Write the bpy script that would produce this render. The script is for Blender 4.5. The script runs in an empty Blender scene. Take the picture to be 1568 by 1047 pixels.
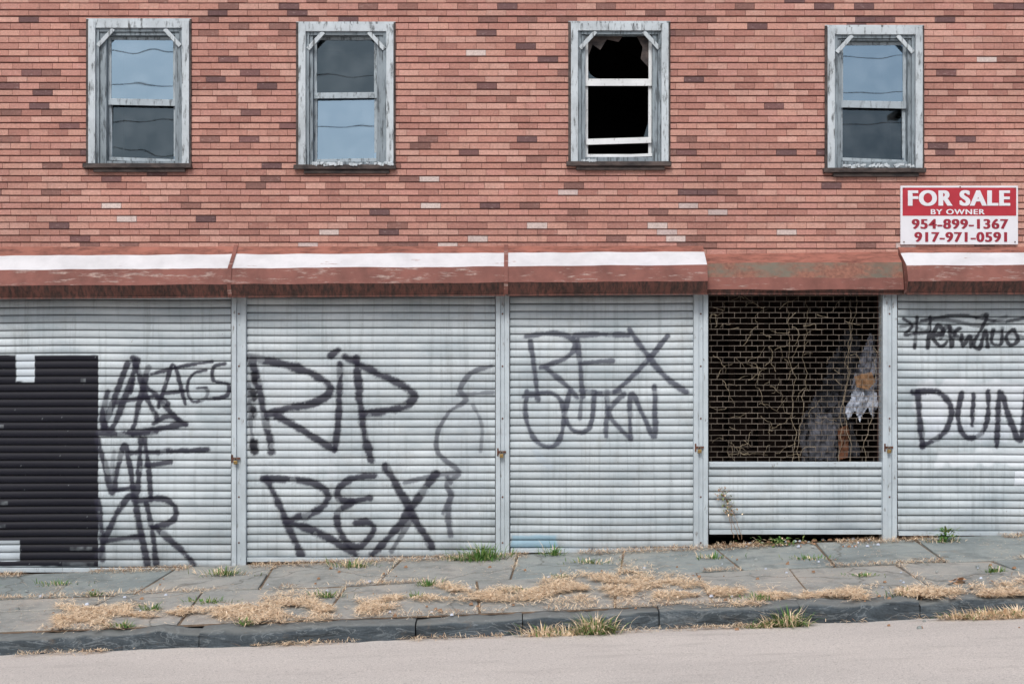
import bpy, math, random
import numpy as np
from mathutils import Vector, noise
random.seed(7); np.random.seed(7)
D=13.0; CZ=2.15; PPM=150.0
def X(px,d=0.0): return (px-784)/PPM*(D-d)/D
def Z(py,d=0.0): return CZ+(523-py)/PPM*(D-d)/D
SL=0.039
def zs(x,d): return SL*x-0.02*d
KD=2.8; KH=0.14
def zr(x,d): return zs(x,KD)-KH+0.012*(d-KD)
def inv(px,py):
    d=1.0
    for _ in range(60):
        x=X(px,d); z=zs(x,d)
        r=(py-523)/PPM/D
        d=D-(CZ-z)/r
    return X(px,d),d
scene=bpy.context.scene
scene.view_settings.view_transform='Standard'
scene.view_settings.look='None'
scene.view_settings.exposure=0
COL=scene.collection
def empty(name,loc=(0,0,0)):
    e=bpy.data.objects.new(name,None); COL.objects.link(e); e.location=loc; e.empty_display_size=0.2; return e
def lin(c):
    return tuple(((v/255)/12.92 if v/255<=0.04045 else ((v/255+0.055)/1.055)**2.4) for v in c)
class MB:
    def __init__(s): s.v=[]; s.f=[]; s.m=[]
    def quad(s,a,b,c,d,m=0):
        n=len(s.v); s.v+= [a,b,c,d]; s.f.append((n,n+1,n+2,n+3)); s.m.append(m)
    def poly(s,pts,m=0):
        n=len(s.v); s.v+=list(pts); s.f.append(tuple(range(n,n+len(pts)))); s.m.append(m)
    def hexa(s,p,m=0):
        n=len(s.v); s.v+=p
        for f in ((0,3,2,1),(4,5,6,7),(0,1,5,4),(1,2,6,5),(2,3,7,6),(3,0,4,7)):
            s.f.append(tuple(n+i for i in f)); s.m.append(m)
    def box(s,x0,x1,y0,y1,z0,z1,m=0):
        if x1<x0:x0,x1=x1,x0
        if y1<y0:y0,y1=y1,y0
        if z1<z0:z0,z1=z1,z0
        s.hexa([(x0,y0,z0),(x1,y0,z0),(x1,y1,z0),(x0,y1,z0),(x0,y0,z1),(x1,y0,z1),(x1,y1,z1),(x0,y1,z1)],m)
    def bar(s,p,q,w,y0,y1,m=0):
        dx=q[0]-p[0]; dz=q[1]-p[1]; L=math.hypot(dx,dz); nx=-dz/L*w/2; nz=dx/L*w/2
        a=[(p[0]-nx,p[1]-nz),(q[0]-nx,q[1]-nz),(q[0]+nx,q[1]+nz),(p[0]+nx,p[1]+nz)]
        s.hexa([(a[0][0],y0,a[0][1]),(a[1][0],y0,a[1][1]),(a[1][0],y1,a[1][1]),(a[0][0],y1,a[0][1]),
                (a[3][0],y0,a[3][1]),(a[2][0],y0,a[2][1]),(a[2][0],y1,a[2][1]),(a[3][0],y1,a[3][1])],m)
    def obj(s,name,mats,parent=None,bevel=0,smooth=False):
        me=bpy.data.meshes.new(name); me.from_pydata(s.v,[],s.f)
        for m in mats: me.materials.append(m)
        me.polygons.foreach_set('material_index',s.m)
        if smooth: me.polygons.foreach_set('use_smooth',[True]*len(s.f))
        me.update()
        o=bpy.data.objects.new(name,me); COL.objects.link(o)
        if parent: o.parent=parent
        if bevel:
            b=o.modifiers.new('b','BEVEL'); b.width=bevel; b.segments=2; b.limit_method='ANGLE'
        return o
# ---------- materials
class NT:
    def __init__(s,name):
        s.mat=bpy.data.materials.new(name); s.mat.use_nodes=True; s.t=s.mat.node_tree
        s.b=s.t.nodes['Principled BSDF']; s.co=s.t.nodes.new('ShaderNodeTexCoord').outputs['Object']
    def n(s,t,**k):
        x=s.t.nodes.new(t)
        for a,b in k.items(): setattr(x,a,b)
        return x
    def l(s,a,b): s.t.links.new(a,b)
    def map(s,scale=(1,1,1),rot=(0,0,0)):
        m=s.n('ShaderNodeMapping'); m.inputs['Scale'].default_value=scale; m.inputs['Rotation'].default_value=rot; s.l(s.co,m.inputs[0]); return m.outputs[0]
    def noise(s,scale,detail=5,rough=0.6,st=None,dist=0):
        x=s.n('ShaderNodeTexNoise'); x.inputs['Scale'].default_value=scale; x.inputs['Detail'].default_value=detail; x.inputs['Roughness'].default_value=rough; x.inputs['Distortion'].default_value=dist
        s.l(s.map(st) if st else s.co,x.inputs['Vector']); return x.outputs[0]
    def ramp(s,src,stops,const=False):
        r=s.n('ShaderNodeValToRGB'); e=r.color_ramp.elements
        while len(e)<len(stops): e.new(0.5)
        for i,(p,c) in enumerate(stops):
            e[i].position=p; e[i].color=(c,c,c,1) if not isinstance(c,tuple) else (*c[:3],1)
        if const: r.color_ramp.interpolation='CONSTANT'
        s.l(src,r.inputs[0]); return r.outputs[0]
    def mix(s,f,a,b,mode='MIX'):
        m=s.n('ShaderNodeMix',data_type='RGBA',blend_type=mode)
        for i,v in ((0,f),(6,a),(7,b)):
            if isinstance(v,(int,float)): m.inputs[i].default_value=v
            elif isinstance(v,tuple): m.inputs[i].default_value=(*v[:3],1)
            else: s.l(v,m.inputs[i])
        return m.outputs[2]
    def attr(s,name,out='Color'):
        a=s.n('ShaderNodeAttribute',attribute_name=name); return a.outputs[out]
    def col(s,c):
        if isinstance(c,tuple): s.b.inputs['Base Color'].default_value=(*c,1)
        else: s.l(c,s.b.inputs['Base Color'])
    def rough(s,r):
        if isinstance(r,(int,float)): s.b.inputs['Roughness'].default_value=r
        else: s.l(r,s.b.inputs['Roughness'])
    def bump(s,h,dist=0.01,strength=0.6):
        b=s.n('ShaderNodeBump'); b.inputs['Distance'].default_value=dist; b.inputs['Strength'].default_value=strength; s.l(h,b.inputs['Height']); s.l(b.outputs[0],s.b.inputs['Normal'])
def simple(name,c,rough=0.8,var=0.25,scale=8,bump=0.0,metal=0,st=None):
    m=NT(name); n=m.noise(scale,st=st)
    lo=tuple(v*(1-var) for v in c); hi=tuple(min(1,v*(1+var)) for v in c)
    m.col(m.ramp(n,[(0.3,lo),(0.7,hi)])); m.rough(rough); m.b.inputs['Metallic'].default_value=metal
    if bump: m.bump(m.noise(scale*6),bump)
    return m.mat
def peel(name,paint,under,thr=0.55,soft=0.04,scale=14,st=(1,1,0.25),rough=0.7,dirt=0.25,bump=0.003):
    m=NT(name); n=m.noise(scale,8,0.7,st=st); mask=m.ramp(n,[(thr-soft,0.0),(thr+soft,1.0)])
    d=m.noise(3,6,0.65); pc=m.ramp(d,[(0.3,tuple(v*(1-dirt) for v in paint)),(0.6,paint)])
    u=m.ramp(m.noise(30,5),[(0.3,tuple(v*0.6 for v in under)),(0.7,tuple(min(1,v*1.25) for v in under))])
    m.col(m.mix(mask,pc,u)); m.rough(rough); m.bump(mask,-bump,0.7); return m.mat

# brick
m=NT('brick_faces'); bc=m.attr('bcol'); n=m.noise(55,5,0.7); n2=m.noise(0.9,5,0.6); n3=m.noise(160,2,0.8)
c=m.mix(1.0,bc,m.ramp(n,[(0.25,0.72),(0.7,1.16)]),'MULTIPLY')
c=m.mix(1.0,c,m.ramp(n2,[(0.3,0.84),(0.7,1.08)]),'MULTIPLY')
c=m.mix(m.ramp(m.noise(22,6,0.75,st=(1,1,2.2)),[(0.57,0.0),(0.72,0.42)]),c,lin((204,184,176)))
c=m.mix(m.ramp(m.noise(9,6,0.75,st=(1,1,0.3)),[(0.55,0.0),(0.75,0.45)]),c,lin((114,88,82)))
m.col(c); m.rough(0.92); m.bump(n3,0.004,0.7); M_BRICK=m.mat
M_MORT=simple('brick_mortar',lin((112,84,78)),0.95,0.4,20,0.003)
M_FRAME=peel('peeling_window_paint',lin((192,201,207)),lin((96,100,102)),0.58,0.05,16,(1.5,1.5,0.3),0.7,0.3)
M_FRAME2=peel('aluminium_window_track',lin((136,148,156)),lin((72,80,86)),0.56,0.06,16,(2,2,0.25),0.5,0.3)
M_SASHG=peel('grey_sash_paint',lin((168,180,188)),lin((92,98,102)),0.58,0.06,18,(1.5,1.5,0.4),0.6,0.3)
M_SASHW=peel('white_sash_paint',lin((222,226,228)),lin((110,108,105)),0.64,0.05,20,(2,2,0.5),0.6,0.2)
M_SILL=peel('rotten_sill_wood',lin((84,72,68)),lin((42,36,36)),0.5,0.1,12,(0.5,1,1))
M_DARK=simple('room_shade_black',(0.02,0.02,0.022),0.95,0.5,3)  # darkness of the unlit rooms put into a near-black wall colour
def glass(name,fac,sky_tint=(0.66,0.86,1.0),rough=0.015,dirt=0.1):
    mt=bpy.data.materials.new(name); mt.use_nodes=True; t=mt.node_tree; t.nodes.clear()
    o=t.nodes.new('ShaderNodeOutputMaterial'); g=t.nodes.new('ShaderNodeBsdfGlossy'); tr=t.nodes.new('ShaderNodeBsdfTransparent'); df=t.nodes.new('ShaderNodeBsdfDiffuse')
    tc=t.nodes.new('ShaderNodeTexCoord'); no=t.nodes.new('ShaderNodeTexNoise'); no.inputs['Scale'].default_value=5; no.inputs['Detail'].default_value=6
    t.links.new(tc.outputs['Object'],no.inputs[0])
    bp=t.nodes.new('ShaderNodeBump'); bp.inputs['Distance'].default_value=0.005; bp.inputs['Strength'].default_value=0.35; n2=t.nodes.new('ShaderNodeTexNoise'); n2.inputs['Scale'].default_value=2.0; n2.inputs['Detail'].default_value=1
    t.links.new(tc.outputs['Object'],n2.inputs[0]); t.links.new(n2.outputs[0],bp.inputs['Height']); t.links.new(bp.outputs[0],g.inputs['Normal'])
    g.inputs['Color'].default_value=(*sky_tint,1); g.inputs['Roughness'].default_value=rough  # blue of the reflected sky is put into the gloss colour
    tr.inputs['Color'].default_value=(0.6,0.65,0.7,1); df.inputs['Color'].default_value=(0.25,0.28,0.3,1)
    r=t.nodes.new('ShaderNodeMapRange'); r.inputs[1].default_value=0.4; r.inputs[2].default_value=0.8; r.inputs[3].default_value=0.0; r.inputs[4].default_value=dirt*3
    t.links.new(no.outputs[0],r.inputs[0])
    m1=t.nodes.new('ShaderNodeMixShader'); m2=t.nodes.new('ShaderNodeMixShader')
    t.links.new(r.outputs[0],m1.inputs[0]); t.links.new(tr.outputs[0],m1.inputs[1]); t.links.new(df.outputs[0],m1.inputs[2])
    m2.inputs[0].default_value=fac; t.links.new(m1.outputs[0],m2.inputs[1]); t.links.new(g.outputs[0],m2.inputs[2])
    t.links.new(m2.outputs[0],o.inputs[0]); return mt
M_GL=glass('window_glass',0.34,(0.58,0.80,1.0)); M_GL2=glass('dusty_window_glass',0.08,dirt=0.05)
# shutter
def shutter_mat():
    m=NT('painted_shutter_steel')
    base=m.ramp(m.noise(1.6,6,0.6,st=(1,1,2.5)),[(0.3,lin((170,182,189))),(0.7,lin((208,217,222)))])
    streak=m.noise(9,6,0.65,st=(2.5,1,0.12))
    base=m.mix(m.ramp(streak,[(0.50,0.0),(0.76,0.5)]),base,lin((128,136,140)))
    gr=m.noise(3.2,7,0.72,st=(1,1,0.8)); base=m.mix(m.ramp(gr,[(0.55,0.0),(0.72,0.3)]),base,lin((145,143,138)))
    spots=m.noise(45,4,0.6); base=m.mix(m.ramp(spots,[(0.69,0.0),(0.75,0.7)]),base,lin((112,90,78)))
    sh=m.attr('groove_shade_dirt','Fac'); base=m.mix(1.0,base,m.ramp(sh,[(0.0,0.10),(1.0,1.0)]),'MULTIPLY')
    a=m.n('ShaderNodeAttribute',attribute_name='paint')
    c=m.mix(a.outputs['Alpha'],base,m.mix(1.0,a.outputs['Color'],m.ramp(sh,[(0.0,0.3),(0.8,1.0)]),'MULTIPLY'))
    m.col(c); m.rough(0.62); m.b.inputs['Specular IOR Level'].default_value=0.3; m.bump(m.noise(6,3),0.01,0.25); return m.mat
M_SHUT=shutter_mat()
M_POST=peel('painted_steel_post',lin((188,199,206)),lin((112,106,102)),0.63,0.04,12,(2,2,0.5),0.55,0.22,0.001)
M_HW=peel('hood_white_paint',lin((212,213,217)),lin((156,114,102)),0.67,0.03,5,(0.5,3,3),0.6,0.2,0.002)
M_HR=peel('hood_rust_top',lin((158,102,88)),lin((112,70,60)),0.53,0.1,9,(0.5,2,2),0.8,0.25,0.002)
M_HF=peel('hood_red_fascia',lin((134,86,77)),lin((166,142,134)),0.60,0.05,11,(0.4,1,2.5),0.8,0.45,0.002)
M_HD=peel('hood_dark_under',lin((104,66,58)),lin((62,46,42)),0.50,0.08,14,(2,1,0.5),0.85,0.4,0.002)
M_HG=peel('hood_grey_green',lin((108,101,89)),lin((132,88,73)),0.48,0.07,4,(0.5,1,1),0.75,0.3,0.002)
M_RUSTY=simple('rusty_steel',lin((95,62,50)),0.9,0.4,25,0.003)
M_BRASS=simple('weathered_brass',lin((150,125,80)),0.5,0.3,60,0,0.6)
M_TAN=simple('grille_rod_steel',lin((118,108,98)),0.7,0.5,6)
M_VINE=simple('dry_vine_bark',lin((160,146,124)),0.9,0.4,15)
M_CLOTH=simple('grey_blue_cloth',lin((78,80,88)),0.95,0.5,7,0.004)
M_CLOTHW=simple('pale_plastic_bag',lin((180,188,202)),0.6,0.4,9,0.004)
M_CARD=simple('cardboard',lin((140,108,80)),0.9,0.3,9)
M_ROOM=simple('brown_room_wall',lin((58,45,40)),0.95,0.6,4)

# ---------- BUILDING
bld=empty('brick_building')
WX0,WX1=-10.5,10.5; WZ0,WZ1=Z(392),7.6
wins=[(137,291,33,257),(458,603,38,259),(874,1023,37,254),(1266,1411,43,264)]
ops=[(X(a+3),X(b-3),Z(d-2),Z(c+3)) for a,b,c,d in wins]
mb=MB()
xs=sorted([WX0,WX1]+[v for o in ops for v in o[:2]]); zsn=sorted([Z(438),WZ1]+[v for o in ops for v in o[2:]])
for i in range(len(xs)-1):
    for j in range(len(zsn)-1):
        cx=(xs[i]+xs[i+1])/2; cz=(zsn[j]+zsn[j+1])/2
        if any(o[0]<cx<o[1] and o[2]<cz<o[3] for o in ops): continue
        mb.quad((xs[i],0,zsn[j]),(xs[i+1],0,zsn[j]),(xs[i+1],0,zsn[j+1]),(xs[i],0,zsn[j+1]))
for o in ops:
    x0,x1,z0,z1=o; y=0.3
    mb.quad((x0,0,z0),(x0,y,z0),(x0,y,z1),(x0,0,z1)); mb.quad((x1,y,z0),(x1,0,z0),(x1,0,z1),(x1,y,z1))
    mb.quad((x0,0,z0),(x1,0,z0),(x1,y,z0),(x0,y,z0)); mb.quad((x0,y,z1),(x1,y,z1),(x1,0,z1),(x0,0,z1))
mb.obj('wall_mortar',[M_MORT],bld)
# bricks
bm_=MB(); cols=[]
BH=0.0677; BL=0.203
base_c=[(190,141,128),(184,134,121),(194,147,133),(178,129,117),(188,138,127),(198,153,140)]
r=0; z=WZ0-0.06
while z<WZ1:
    off=(r%2)*BL/2+random.uniform(-0.02,0.02)
    zc=z+BH/2; x=WX0+off; rowsh=random.uniform(0.92,1.06); gap=random.choice([0.0065,0.0085,0.014])
    lower=zc<Z(268)
    while x<WX1-BL:
        L=BL*random.choice([1,1,1,1,0.98,1.02]); a,b=x,x+L; x+=L
        segs=[(a+0.001,b-0.001)]
        for o in ops:
            if o[2]-0.01<zc<o[3]+0.01:
                ns=[]
                for s in segs:
                    if s[1]<=o[0] or s[0]>=o[1]: ns.append(s)
                    else:
                        if s[0]<o[0]-0.01: ns.append((s[0],o[0]))
                        if s[1]>o[1]+0.01: ns.append((o[1],s[1]))
                segs=ns
        q=random.random()
        pdk=0.11 if (r%2==0) else 0.03
        if q<pdk: cc=random.choice([(122,88,86),(110,82,82),(134,98,91),(144,104,95)])
        elif q<pdk+(0.025 if lower else 0.003): cc=random.choice([(206,188,182),(198,178,174)])
        elif q<pdk+0.10: cc=(168,120,109)
        else: cc=random.choice(base_c)
        k=rowsh*random.uniform(0.94,1.05); lc=tuple(v*k for v in lin(cc))
        for s in segs:
            dy=-0.012-random.uniform(0,0.005); tl=random.uniform(-0.0015,0.0015); ch=0.0024; cx_=0.001
            z0=z+gap/2+random.uniform(-.001,.001); z1=z+BH-gap/2+random.uniform(-.001,.001); x0,x1=s
            n=len(bm_.v)
            bm_.v+=[(x0,0.0,z0),(x1,0.0,z0),(x1,0.0,z1),(x0,0.0,z1),
                   (x0+cx_,dy+tl,z0+ch),(x1-cx_,dy-tl,z0+ch),(x1-cx_,dy-tl,z1-ch),(x0+cx_,dy+tl,z1-ch)]
            for f in ((4,5,6,7),(0,1,5,4),(1,2,6,5),(2,3,7,6),(3,0,4,7)):
                bm_.f.append(tuple(n+i for i in f)); bm_.m.append(0); cols.append(lc)
    z+=BH; r+=1
ob=bm_.obj('brickwork',[M_BRICK],bld)
at=ob.data.attributes.new('bcol','FLOAT_COLOR','FACE'); at.data.foreach_set('color',np.array([(*c,1) for c in cols],dtype=np.float32).ravel())
mb=MB()
mb.box(WX0,WX0+0.3,0.02,9,-0.9,WZ1); mb.box(WX1-0.3,WX1,0.02,9,-0.9,WZ1); mb.box(WX0,WX1,9,9.3,-0.9,WZ1); mb.box(WX0+0.31,WX1-0.31,0.02,8.99,WZ1-0.5,WZ1-0.3)
mb.box(WX0-0.1,WX1+0.1,-0.14,0.35,WZ1+0.001,WZ1+0.18)
mb.obj('shell_and_parapet',[M_MORT],bld)
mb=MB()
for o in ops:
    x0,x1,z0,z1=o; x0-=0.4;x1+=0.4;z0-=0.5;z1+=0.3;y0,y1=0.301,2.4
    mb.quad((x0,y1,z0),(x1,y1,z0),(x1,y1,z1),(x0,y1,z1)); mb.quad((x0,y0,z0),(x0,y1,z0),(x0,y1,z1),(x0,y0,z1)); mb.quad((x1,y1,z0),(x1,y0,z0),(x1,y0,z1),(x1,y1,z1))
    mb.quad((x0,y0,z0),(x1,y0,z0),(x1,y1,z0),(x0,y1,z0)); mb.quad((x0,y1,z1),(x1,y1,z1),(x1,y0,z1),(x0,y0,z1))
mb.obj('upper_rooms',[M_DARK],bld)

def tilted_pane(name,x0,x1,z0,z1,y,tilt,mat,parent,yaw=0):
    mb=MB(); zc=(z0+z1)/2; dz=math.tan(math.radians(tilt)); xc=(x0+x1)/2; dx=math.tan(math.radians(yaw))
    f=lambda x,z:(x,y+(z-zc)*dz+(x-xc)*dx,z)
    mb.quad(f(x0,z0),f(x1,z0),f(x1,z1),f(x0,z1)); return mb.obj(name,[mat],parent)
def window(i,W,inner,rail,lean=0,kind=0):
    a,b,c,d=W; ia,ib,ic,id_=inner
    P=empty('window_%d'%i); P.parent=bld
    mb=MB(); cw=11
    for k,(o,w,y0,y1,mi) in enumerate([(0,cw,-0.045,0.05,0),(cw,5,-0.022,0.06,1)]):
        L,R,T,B=a+o,b-o,c+o,d-3
        mb.box(X(L),X(L+w)-0.001,y0,y1,Z(B),Z(T),mi); mb.box(X(R-w)+0.001,X(R),y0,y1,Z(B),Z(T),mi)
        mb.box(X(L+w),X(R-w),y0+0.003,y1,Z(T+w),Z(T),mi)
    L,R,T,B=a+16,b-16,c+16,d-6
    mb.box(X(L)+.001,X(ia),-0.002,0.09,Z(B),Z(T)-.001,2); mb.box(X(ib),X(R)-.001,-0.002,0.09,Z(B),Z(T)-.001,2)
    mb.box(X(ia)+.001,X(ib)-.001,0.0,0.09,Z(ic),Z(T)-.001,2)
    mb.box(X(ia)+.001,X(ib)-.001,0.004,0.09,Z(B),Z(id_),2)
    s=24
    mb.bar((X(a+14),Z(c+14+s)),(X(a+14+s),Z(c+12)),0.042,-0.033,-0.023,0)
    mb.bar((X(b-14),Z(c+14+s)),(X(b-14-s),Z(c+12)),0.042,-0.033,-0.023,0)
    mb.box(X(a-4),X(a)-0.001,-0.03,0.0,Z(d),Z(c-3),3); mb.box(X(b)+0.001,X(b+3),-0.03,0.0,Z(d),Z(c-3),3)
    mb.box(X(a-4)+.001,X(b+3)-.001,-0.028,0.0,Z(c)+.001,Z(c-4),0)
    mb.obj('frame',[M_FRAME,M_FRAME2,M_FRAME2,M_SILL],P,0.003)
    sm=MB(); sw=5
    r0,r1=rail; mi=0
    for (t,bt,y,ln) in ((ic,r1,0.050,0),(r0,id_,0.074,lean)):
        sm.box(X(ia)+.001,X(ia+sw),y,y+0.022,Z(bt)+.001,Z(t)-.002,mi); sm.box(X(ib-sw),X(ib)-.001,y,y+0.022,Z(bt)+.001,Z(t)-.002,mi)
        sm.box(X(ia+sw)+.001,X(ib-sw)-.001,y+0.002,y+0.022,Z(t+5),Z(t)-.003,mi)
    sm.bar((X(ia)+.002,Z((r0+r1)/2+lean/2)),(X(ib)-.002,Z((r0+r1)/2-lean/2)),(r1-r0)/PPM,0.043,0.049,mi)
    sm.bar((X(ia)+.002,Z(id_-3+lean)),(X(ib)-.002,Z(id_-3-lean)),0.035,0.06,0.0735,mi)
    sm.obj('sashes',[M_SASHW if kind in(2,) else M_SASHG],P,0.002)
    si=MB(); si.box(X(a-7),X(b+4),-0.075,0.05,Z(d+1),Z(d-6)); si.box(X(a+8),X(b-6),-0.05,-0.001,Z(d+7),Z(d+1)-.001)
    si.obj('sill',[M_SILL],P,0.006)
    return P,(ia,ib,ic,id_)
P,_=window(1,wins[0],(163,268,54,246),(150,160),-2)
tilted_pane('upper_glass',X(165),X(266),Z(151),Z(56),0.062,0.2,M_GL,P,0.8)
tilted_pane('lower_glass',X(165),X(266),Z(244),Z(158),0.086,2.8,M_GL2,P)
P,_=window(2,wins[1],(479,577,54,247),(140,149),1)
tilted_pane('upper_glass',X(481),X(575),Z(142),Z(57),0.062,1.0,M_GL2,P)
tilted_pane('lower_glass',X(481),X(575),Z(245),Z(147),0.086,1.6,M_GL,P,-1)
P,_=window(3,wins[2],(896,999,48,240),(119,130),0,2)
sm=MB(); sm.bar((X(898),Z(216)),(X(998),Z(213)),0.06,0.040,0.059,0); sm.bar((X(899),Z(240)),(X(1000),Z(236)),0.03,0.03,0.058,0)
sm.obj('fallen_rail',[M_SASHW],P,0.002)
g=MB()
def shard(pts,y=0.062,m=0): g.poly([(X(a),y,Z(b)) for a,b in pts],m)
shard([(898,52),(955,52),(948,62),(930,58),(920,74),(908,66),(902,82),(898,78)],m=1)
shard([(997,52),(975,52),(985,70),(982,88),(997,104)],m=1)
shard([(898,118),(898,100),(905,112),(914,118)]); shard([(997,214),(985,214),(992,190),(997,180)],0.075)
g.obj('broken_glass',[M_GL2,M_SILL],P)
P,_=window(4,wins[3],(1288,1390,62,247),(153,164),-2)
tilted_pane('upper_glass',X(1290),X(1388),Z(154),Z(65),0.062,0.2,M_GL,P,-0.6)
tilted_pane('lower_glass',X(1290),X(1388),Z(245),Z(162),0.086,2.8,M_GL2,P)
mb=MB()
for (a,b,y) in ((1290,1400,258),(480,600,255),(890,910,250)):
    for k in range(int((b-a)/3)):
        px=random.uniform(a,b); s=random.uniform(0.008,0.03)
        x=X(px,0.05); zz=Z(y-2); mb.bar((x-s,zz+random.uniform(-.01,.02)),(x+s,zz+random.uniform(-.01,.03)),s,-0.07-random.uniform(0,0.02),-0.05)
mb.obj('sill_paint_flakes',[M_FRAME],bld,0.002)

# ---------- HOOD
def hood(name,px0,px1,pyL,pyR,ds,mats):
    mb=MB(); N=max(2,int((px1-px0)/12))
    rows=[]
    for i in range(N+1):
        t=i/N; px=px0+(px1-px0)*t; row=[]
        for k,dd in enumerate(ds):
            py=pyL[k]+(pyR[k]-pyL[k])*t
            j=0.008*noise.noise(Vector((px*0.02,k*3.1,1.7)))+0.003*noise.noise(Vector((px*0.11,k*3.1,5.7))) if k>0 else 0
            row.append((X(px),-dd+j,Z(py,dd)+j))
        row.append((X(px),-0.002,Z(pyL[-1]+(pyR[-1]-pyL[-1])*t,ds[-1])))
        rows.append(row)
    for i in range(N):
        for k in range(len(ds)):
            mb.quad(rows[i][k],rows[i][k+1],rows[i+1][k+1],rows[i+1][k],k)
    mb.poly(rows[0],2); mb.poly(rows[-1][::-1],2)
    ly=[-ds[-1]-0.012,-ds[-1]+0.002]
    zL=Z(pyL[-1],ds[-1]); zR=Z(pyR[-1],ds[-1])
    mb.hexa([(X(px0),ly[0],zL-.012),(X(px1),ly[0],zR-.012),(X(px1),ly[1],zR-.012),(X(px0),ly[1],zL-.012),(X(px0),ly[0],zL+.006),(X(px1),ly[0],zR+.006),(X(px1),ly[1],zR+.006),(X(px0),ly[1],zL+.006)],3)
    return mb.obj(name,mats,bld)
ml=[376,391,413,437,456]; mr=[375,385,405,430,449]
def itp(px): 
    t=px/1075; return [a+(b-a)*t for a,b in zip(ml,mr)]
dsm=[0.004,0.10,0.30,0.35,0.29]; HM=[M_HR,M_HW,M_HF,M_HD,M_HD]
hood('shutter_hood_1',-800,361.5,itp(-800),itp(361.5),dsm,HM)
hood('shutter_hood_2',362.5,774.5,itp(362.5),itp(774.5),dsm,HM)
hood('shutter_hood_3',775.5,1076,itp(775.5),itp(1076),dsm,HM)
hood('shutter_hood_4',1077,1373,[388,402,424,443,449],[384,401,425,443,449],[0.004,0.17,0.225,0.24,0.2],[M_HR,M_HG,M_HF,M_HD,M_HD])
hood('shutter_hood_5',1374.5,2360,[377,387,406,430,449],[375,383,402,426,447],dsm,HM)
mb=MB()
for px in (362,775):
    pr=itp(px); pts=[(-dd-0.009,Z(p,dd)+0.007) for dd,p in zip(dsm,pr)]
    for k in range(4):
        (y0,z0),(y1,z1)=pts[k],pts[k+1]
        mb.quad((X(px-3),y0,z0),(X(px-3),y1,z1),(X(px+3),y1,z1),(X(px+3),y0,z0),0)
mb.obj('hood_seam_straps',[M_HF],bld)
GX0,GX1=X(1084),X(1352)
mb=MB(); mb.box(WX0,GX0,0.06,0.2,-0.9,Z(438)-0.002); mb.box(GX1,WX1,0.06,0.2,-0.9,Z(438)-0.002)
mb.obj('ground_floor_wall',[M_MORT],bld)
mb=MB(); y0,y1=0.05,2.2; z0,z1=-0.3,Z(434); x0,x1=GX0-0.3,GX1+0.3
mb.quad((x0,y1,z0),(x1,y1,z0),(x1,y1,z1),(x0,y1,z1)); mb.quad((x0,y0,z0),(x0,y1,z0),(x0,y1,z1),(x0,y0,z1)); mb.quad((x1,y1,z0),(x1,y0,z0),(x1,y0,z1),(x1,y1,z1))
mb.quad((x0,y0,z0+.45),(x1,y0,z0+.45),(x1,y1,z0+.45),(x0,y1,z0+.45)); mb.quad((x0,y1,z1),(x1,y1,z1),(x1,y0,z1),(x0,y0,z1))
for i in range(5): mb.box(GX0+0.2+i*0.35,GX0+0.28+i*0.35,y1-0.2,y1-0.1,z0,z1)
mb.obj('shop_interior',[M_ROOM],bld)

# ---------- GRAFFITI strokes
NAVY=lin((36,36,52)); GREY=lin((86,90,100)); BLK=lin((24,25,36)); BOXC=lin((18,19,31))
S=[]
def st(pts,w=10,c=NAVY,op=0.93): S.append((pts,w*1.1,c,op))
st([(212,550),(195,600),(172,655),(158,640),(165,600)],10); st([(196,556),(175,610),(160,655)],9)
st([(205,548),(222,600),(240,640)],9); st([(178,615),(235,606)],7)
st([(228,562),(215,610),(205,655)],9); st([(222,590),(258,618)],8); st([(200,662),(245,655),(285,648)],10); st([(240,608),(272,640)],8)
st([(243,622),(258,575),(268,560),(284,618)],7); st([(248,602),(282,598)],6); st([(232,572),(280,560),(325,553)],6)
st([(316,566),(296,572),(287,592),(295,614),(316,608),(316,594),(302,594)],6); st([(345,556),(327,562),(328,582),(350,588),(346,606),(318,610)],6)
st([(205,580),(200,600)],7); st([(235,648),(262,636),(285,650)],8)
st([(152,662),(200,664),(240,660)],9); st([(150,672),(162,715),(172,755),(182,710),(192,680),(200,720),(208,762),(214,715),(216,672)],9)
st([(175,750),(205,745)],7); st([(200,692),(260,690),(318,687)],9); st([(222,672),(228,715),(232,765)],8); st([(225,712),(262,706)],8)
st([(150,765),(156,810),(158,855)],9); st([(150,852),(172,800),(190,768),(205,762),(216,810),(226,862)],10); st([(162,826),(218,820)],8)
st([(225,770),(234,815),(240,862)],9); st([(210,766),(250,762),(270,778),(262,798),(234,806)],9); st([(238,806),(268,832),(298,862)],10)
st([(175,690),(170,740)],6,GREY,0.6)
st([(388,552),(398,600),(408,650),(416,690)],12); st([(384,548),(430,556),(480,572),(506,592),(492,612),(450,622),(412,632)],13)
st([(424,636),(465,658),(512,688)],12); st([(382,585),(384,640),(388,690)],6,GREY,0.7)
st([(507,543),(518,536)],12); st([(521,556),(519,620),(514,688)],11)
st([(546,548),(550,600),(558,660),(568,702)],12); st([(528,545),(570,568),(610,586),(634,603),(622,620),(590,628),(556,632)],12)
for yy in (578,605,630,683): st([(389,yy-5),(390,yy+5)],12,BLK,0.97)
st([(752,560),(722,570),(704,596),(714,612),(688,630),(670,662),(672,695),(704,722),(684,738),(690,760),(678,785)],7,GREY,0.85)
st([(700,604),(755,600)],6,GREY,0.7); st([(724,620),(738,650),(736,690)],6,GREY,0.6); st([(620,738),(660,728),(702,722)],7,GREY,0.8)
st([(408,734),(430,775),(446,815),(462,848)],12); st([(402,732),(450,733),(492,744),(502,764),(480,784),(440,796)],12); st([(440,797),(490,816),(545,848)],12)
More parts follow.
